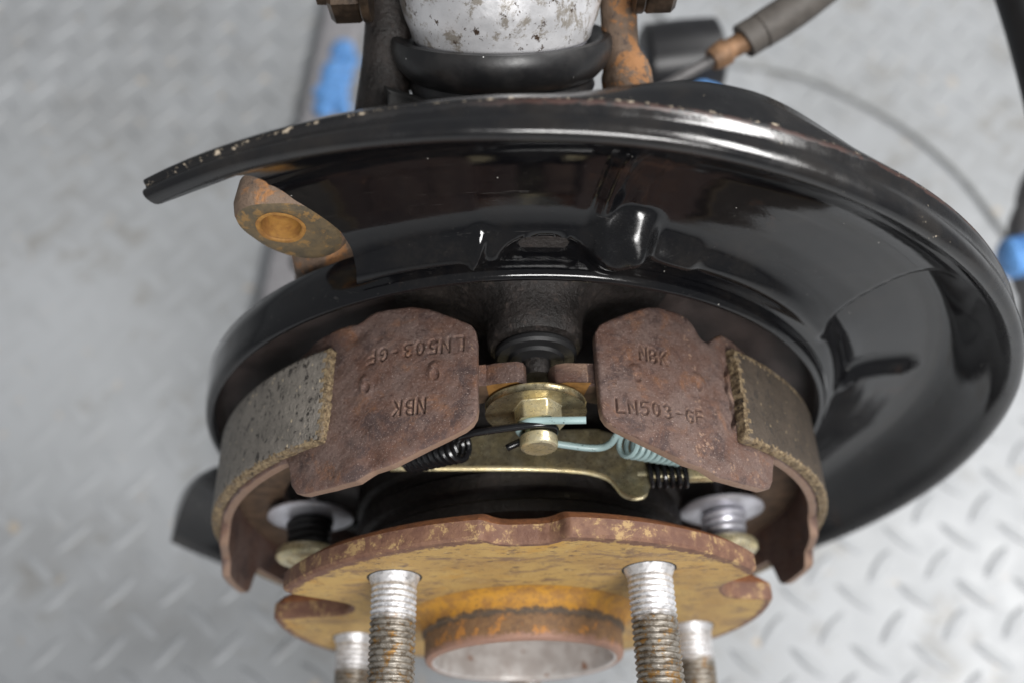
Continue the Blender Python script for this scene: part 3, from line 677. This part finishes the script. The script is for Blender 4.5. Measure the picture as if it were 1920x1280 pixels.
o = MB().tube([Vector(p) for p in helix((35.0, 23.6, 53.0), (45.4, 23.6, 52.7), 3.0, 5.5, 18)], .72, 8).build('strut_spring', 'wire_black', origin=(40, 23.6, 53))
tag(o, 'short black coil spring around the right end of the zinc strut', 'spring')

# ================================================================== HOLD-DOWNS
def hold_down(cx, cz, label, m1):
    t = thing('hold_down', (cx, 30, cz), label, 'hold-down', 'shoe hold-downs beside the hub')
    c = (cx, cz)
    MB().lathe([(1.5, 31.4), (12.6, 31.4), (13.2, 31.0), (13.2, 30.2), (12.4, 29.8), (8, 29.6), (4, 29.8), (1.5, 29.8)], c, 48).build('washer', 'steel', t)
    MB().tube([Vector(p) for p in helix((cx, 29.4, cz), (cx, 20.4, cz), 6.3, 4.2, 20, 5.2)], 1.15, 8).build('coil', m1, t)
    MB().lathe([(0, 15.4), (2.0, 15.6), (2.6, 16.6), (5.4, 17.0), (6.0, 16.4), (8.6, 16.6), (9.4, 17.4), (9.4, 19.0), (8.8, 20.0), (6, 20.3), (2, 20.2)], c, 40).build('cup', 'gold', t)
    MB().tube([(cx, 16, cz), (cx, 62, cz)], 1.6, 10).build('pin', 'steel', t)
    return t
hold_down(-65.4, 10.8, 'hold-down with dark coil between zinc washer and gold cup, left of the hub flange', 'hose')
hold_down(64.4, 5.2, 'hold-down with white streaked coil between zinc washer and pale cup, right of the hub flange', 'steel')

# ================================================================== WHEEL HUB
wh = thing('wheel_hub', (0, 0, -75), 'rusty five stud wheel hub with ochre flange and round pilot collar', 'wheel hub')
SLOT = {'top': [(0, 70.0), (3, 70.1), (5, 70.9), (6.6, 72.6), (7.6, 74.4), (8.4, 75.2)], 'deep': [(0, 53), (3, 53.3), (5, 54.2), (6.8, 56), (8, 58.4), (9, 62), (9.9, 67), (10.6, 71.4), (11.2, 74), (12.2, 75.2)], 'mid': [(0, 62), (3.5, 62.4), (6, 63.6), (8, 66), (9.4, 69), (10.4, 72.4), (11.2, 74.4), (12.2, 75.2)]}
def flange_r(a):     # a in degrees clockwise from the top
    r = 75.2
    for c, kind in ((0.8, 'top'), (69.6, 'mid'), (-72.6, 'deep'), (144, 'mid'), (-144, 'mid')):
        d = abs((a - c + 180) % 360 - 180)
        if d < 12.2: r = min(r, float(interp(SLOT[kind], d)))
    return r
P = []; NA = 1080
for k in range(NA):
    a = 360 * k / NA; ro = flange_r(a); sn, cs = math.sin(R(a)), math.cos(R(a)); wob = .25 * math.sin(R(a * 7)) + .15 * math.sin(R(a * 17 + 40))
    sh_ = max(0.0, (75.2 - ro)) / 23
    row = [(r_ * sn, y_, r_ * cs) for r_, y_ in ((30.0, 0.0), (36, 0), (42, 0), (50, 0), (ro - 1.6 if ro > 50 else ro - .8, 0.0), (ro - .7, .18), (ro - .1 + wob * .1, .9), (ro + wob * .2, 2.5), (ro - .1 + wob * .2, 5.0), (ro - .6, 5.5), (ro - 2.6 + wob, 7.0), (ro - 5.5, 8.4), (min(ro - 10, 58), 9.6), (46, 12.5), (44, 14))]
    P.append(row)
def fm(i, j):
    return 0 if j < 4 else (1 if j < 8 else 2)
fo = MB().grid(P, True, False, fm).build('flange', ['face', 'rim', 'orange'], wh, angle=32)
pp = [(35.5, -.05), (33.2, -.5), (31.6, -1.7), (30.9, -3.4), (30.7, -5.0), (30.1, -5.6), (29.9, -6.4), (29.9, -11.4), (29.5, -12.6), (28.6, -13.2), (27.6, -13.2), (26.8, -12.8), (26.5, -12.0), (26.4, -4), (26.2, 6), (25.0, 7), (22.5, 7.4), (22.3, 16), (0, 16)]
pm = [0] * 10 + [1] * 8
MB().lathe(pp, seg=96, mi=pm).build('pilot_collar', ['pilot', 'bore'], wh, angle=35)
# one wheel stud, its thread a real helix; the other four share the mesh
def stud_mesh():
    mb = MB(); seg = 40; prof_y = [0.3, 0.0, -.6, -1.5, -2.4]; prof_r = [6.9, 6.75, 6.55, 6.2, 5.75]
    P = []
    for yy, r in zip(prof_y, prof_r): P.append([(r * math.cos(2 * PI * k / seg), yy, r * math.sin(2 * PI * k / seg)) for k in range(seg)])
    pitch = 1.5; steps = 6; y = -2.6
    while y > -40:
        row = []
        for k in range(seg):
            f = ((-y / pitch) + k / seg) % 1.0; tri = 1 - abs(2 * f - 1); amp = .62 * min(1, .45 + (-y - 2.6) / 9)
            row.append(((5.98 - amp + amp * min(1, tri * 1.25)) * math.cos(2 * PI * k / seg), y, (5.98 - amp + amp * min(1, tri * 1.25)) * math.sin(2 * PI * k / seg)))
        P.append(row); y -= pitch / steps
    P.append([(4.2 * math.cos(2 * PI * k / seg), -41, 4.2 * math.sin(2 * PI * k / seg)) for k in range(seg)])
    mb.grid(P, False, True); nf = (len(P) - 1) * seg; mb.f.append(tuple(nf + k for k in range(seg))); mb.mi.append(0)
    return mb
so = None
for k, a in enumerate((-36, 36, 108, 180, -108)):
    x, z = 57.15 * math.sin(R(a)), 57.15 * math.cos(R(a))
    if so is None:
        so = stud_mesh().build('wheel_stud', 'stud', origin=(0, 0, 0), angle=50); o = so
    else:
        o = bpy.data.objects.new('wheel_stud', so.data); C.objects.link(o)
    o.parent = wh; o.location = Vector((x, 0, z + 75)) * S; o.rotation_euler = (0, k * 1.3, 0)
    # dark gap around the stud's seat
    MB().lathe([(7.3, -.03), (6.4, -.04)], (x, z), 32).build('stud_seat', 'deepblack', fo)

# ================================================================== BALL JOINT BEHIND THE SHIELD
bj = thing('ball_joint', (-0.7, 118, 100), 'spotted silver metal can on a fat black rubber boot behind the shield top', 'ball joint')
O = (-0.7, 125.0, 116.0); AX = (0.02, 0.515, 0.857)
MB().lathe_axis([(22.6, -.4), (23.6, -.2), (23.9, .4), (24.4, 2.4), (25.6, 5.5), (26.4, 9), (26.8, 14), (27.0, 40), (0, 40)], O, AX, 72).build('metal_can', 'can', bj)
MB().lathe_axis([(20, .6), (23.0, .2), (23.0, -1.8), (21, -2.2)], O, AX, 72).build('clamp_ring', 'steel', bj)
MB().lathe_axis([(21, -1.4), (24.6, -.9), (27.4, .6), (29.0, .4), (29.7, -1.4), (29.6, -4), (28.4, -7), (26.2, -9.4), (24.6, -10.4), (25.0, -11.4), (25.4, -12.6), (24.6, -15), (21, -19), (16, -24), (13, -30)], O, AX, 72).build('rubber_boot', 'rubber', bj)

# ================================================================== SUSPENSION ARMS, BUSHING, CABLE, HOSE
la = thing('suspension_arm', (-118, 300, -150), 'long grey suspension arm with blue paint mark, on the floor behind the shield, left', 'suspension arm', 'grey suspension arms')
la_b = beam((-143, 180, -190), (-109.5, 610, -190), 30, 14, 'beam', 'greypaint', la, 4)
for (x, y) in ((-126.5, 270), (-131, 230)):
    MB().lathe_axis([(0, .0), (9, .0), (10, .4), (10, -2)], (x, y, -182.6), (0, 0, 1), 28).build('bush_hole', 'deepblack', la_b)
def paint(center, lx, ly, lz, name, parent, n=26, seed=3):
    r_ = np.random.RandomState(seed); mb = MB()
    for k in range(n):
        a = r_.uniform(-1, 1); c = Vector(center) + Vector((r_.uniform(-.5, .5) * lx, a * ly / 2, r_.uniform(-.3, .5) * lz)); rad = r_.uniform(.28, .5) * lx
        mb.lathe_axis([(0, rad * .32), (rad * .6, rad * .28), (rad * .9, rad * .1), (rad, -rad * .1)], c, (r_.uniform(-.2, .2), r_.uniform(-.2, .2), 1), 12)
    return mb.build(name, 'blue', parent)
paint((-119, 424, -182), 19, 66, 2, 'paint_mark', la_b)
ra = thing('suspension_arm', (225, 160, -70), 'grey suspension arm rod with blue paint mark, at the right edge behind the shield', 'suspension arm', 'grey suspension arms')
MB().tube(cr([(262, 222, -62), (256, 208, -74), (252, 190, -84), (256, 172, -96), (270, 150, -125)], 8), [8, 8.6, 9, 9.5, 9.5, 9.5, 9, 9] * 4 + [9], 18).build('rod', 'wiregrey', ra)
mb = MB()
mb.tube(cr([(236, 183, -82), (244, 184, -81), (250, 185, -80), (258, 186, -79)], 6), [5.0, 7.6, 9.3, 10.2, 9.4, 9.8, 10.3, 9.2, 9.9, 9.3, 10.1, 9.6, 10, 9.4, 9.9, 9.3, 9.6, 9.2, 9.0], 18).build('paint_mark', 'blue', ra)
bu = thing('arm_bushing', (80, 240, -60), 'blurred black suspension bushing with blue dab, right of the boot', 'bushing')
MB().lathe_axis([(5, -17), (14, -17), (17, -15), (17.5, 0), (17, 15), (14, 17), (5, 17)], (78, 242, -4), (1, .1, 0), 36).build('eye', 'blackmetal', bu)
MB().tube([(78, 240, -10), (80, 225, -60), (82, 200, -120)], [14, 13, 13], 18).build('stem', 'blackmetal', bu)
MB().lathe_axis([(0, -18), (6, -18), (6.3, -17), (6.3, 18), (6, 19), (0, 19)], (78, 242, -4), (1, .1, 0), 24).build('sleeve', 'steel', bu)
paint((83, 214, 1), 13, 12, 3, 'paint_mark', bu, 10, 5)
cb = thing('sensor_cable', (75, 160, 75), 'brown grey cable sleeve with rusty ferrule and thin rod, upper right of the boot', 'cable')
MB().tube(cr([(20, 134, 58), (47.5, 147, 71), (67.5, 156, 76.4)], 8), 1.9, 12).build('rod', 'wiregrey', cb)
MB().tube([(66.5, 155.5, 76.2), (69, 156.8, 76.8), (71.5, 158, 77.6), (72.2, 158.3, 77.8), (78, 161, 79.3)], [3.6, 4.3, 4.3, 3.4, 3.6], 18).build('ferrule', 'ferrule', cb)
MB().tube(cr([(77, 160.6, 79.0), (77.6, 160.9, 79.2), (82, 163, 80.4), (83, 163.5, 80.7), (83.6, 163.8, 80.9), (98, 171.5, 85.5), (120, 186, 96), (140, 205, 112)], 4), [4.8] * 2 + [5.8] * 7 + [5.2] * 4 + [5.9] * 4 + [6] * 12, 20).build('sleeve', 'sleeve', cb)
o = MB().tube(cr([(150, 225, 118), (160, 188, 98), (170.5, 162, 80), (180, 138, 60), (196, 110, 25), (215, 95, -20)], 8), 8.5, 20).build('rubber_hose', 'hose', origin=(170, 160, 80))
tag(o, 'thick black rubber hose crossing the top right corner', 'hose')
o = MB().tube(cr([(110, 520, FZ + 3), (150, 455, FZ + 3), (215, 430, FZ + 3), (270, 385, FZ + 3), (305, 330, FZ + 3), (330, 250, FZ + 3), (370, 180, FZ + 3)], 10), 1.6, 10).build('floor_shadow_arc', 'cable', origin=(250, 400, FZ))  # added tube that stands in for a soft shadow arc on the floor
tag(o, 'faint thin grey tube standing in for a soft shadow curving over the floor, upper right of the shield', 'cable')

for o in bpy.data.objects:
    if '_o' in o: del o['_o']
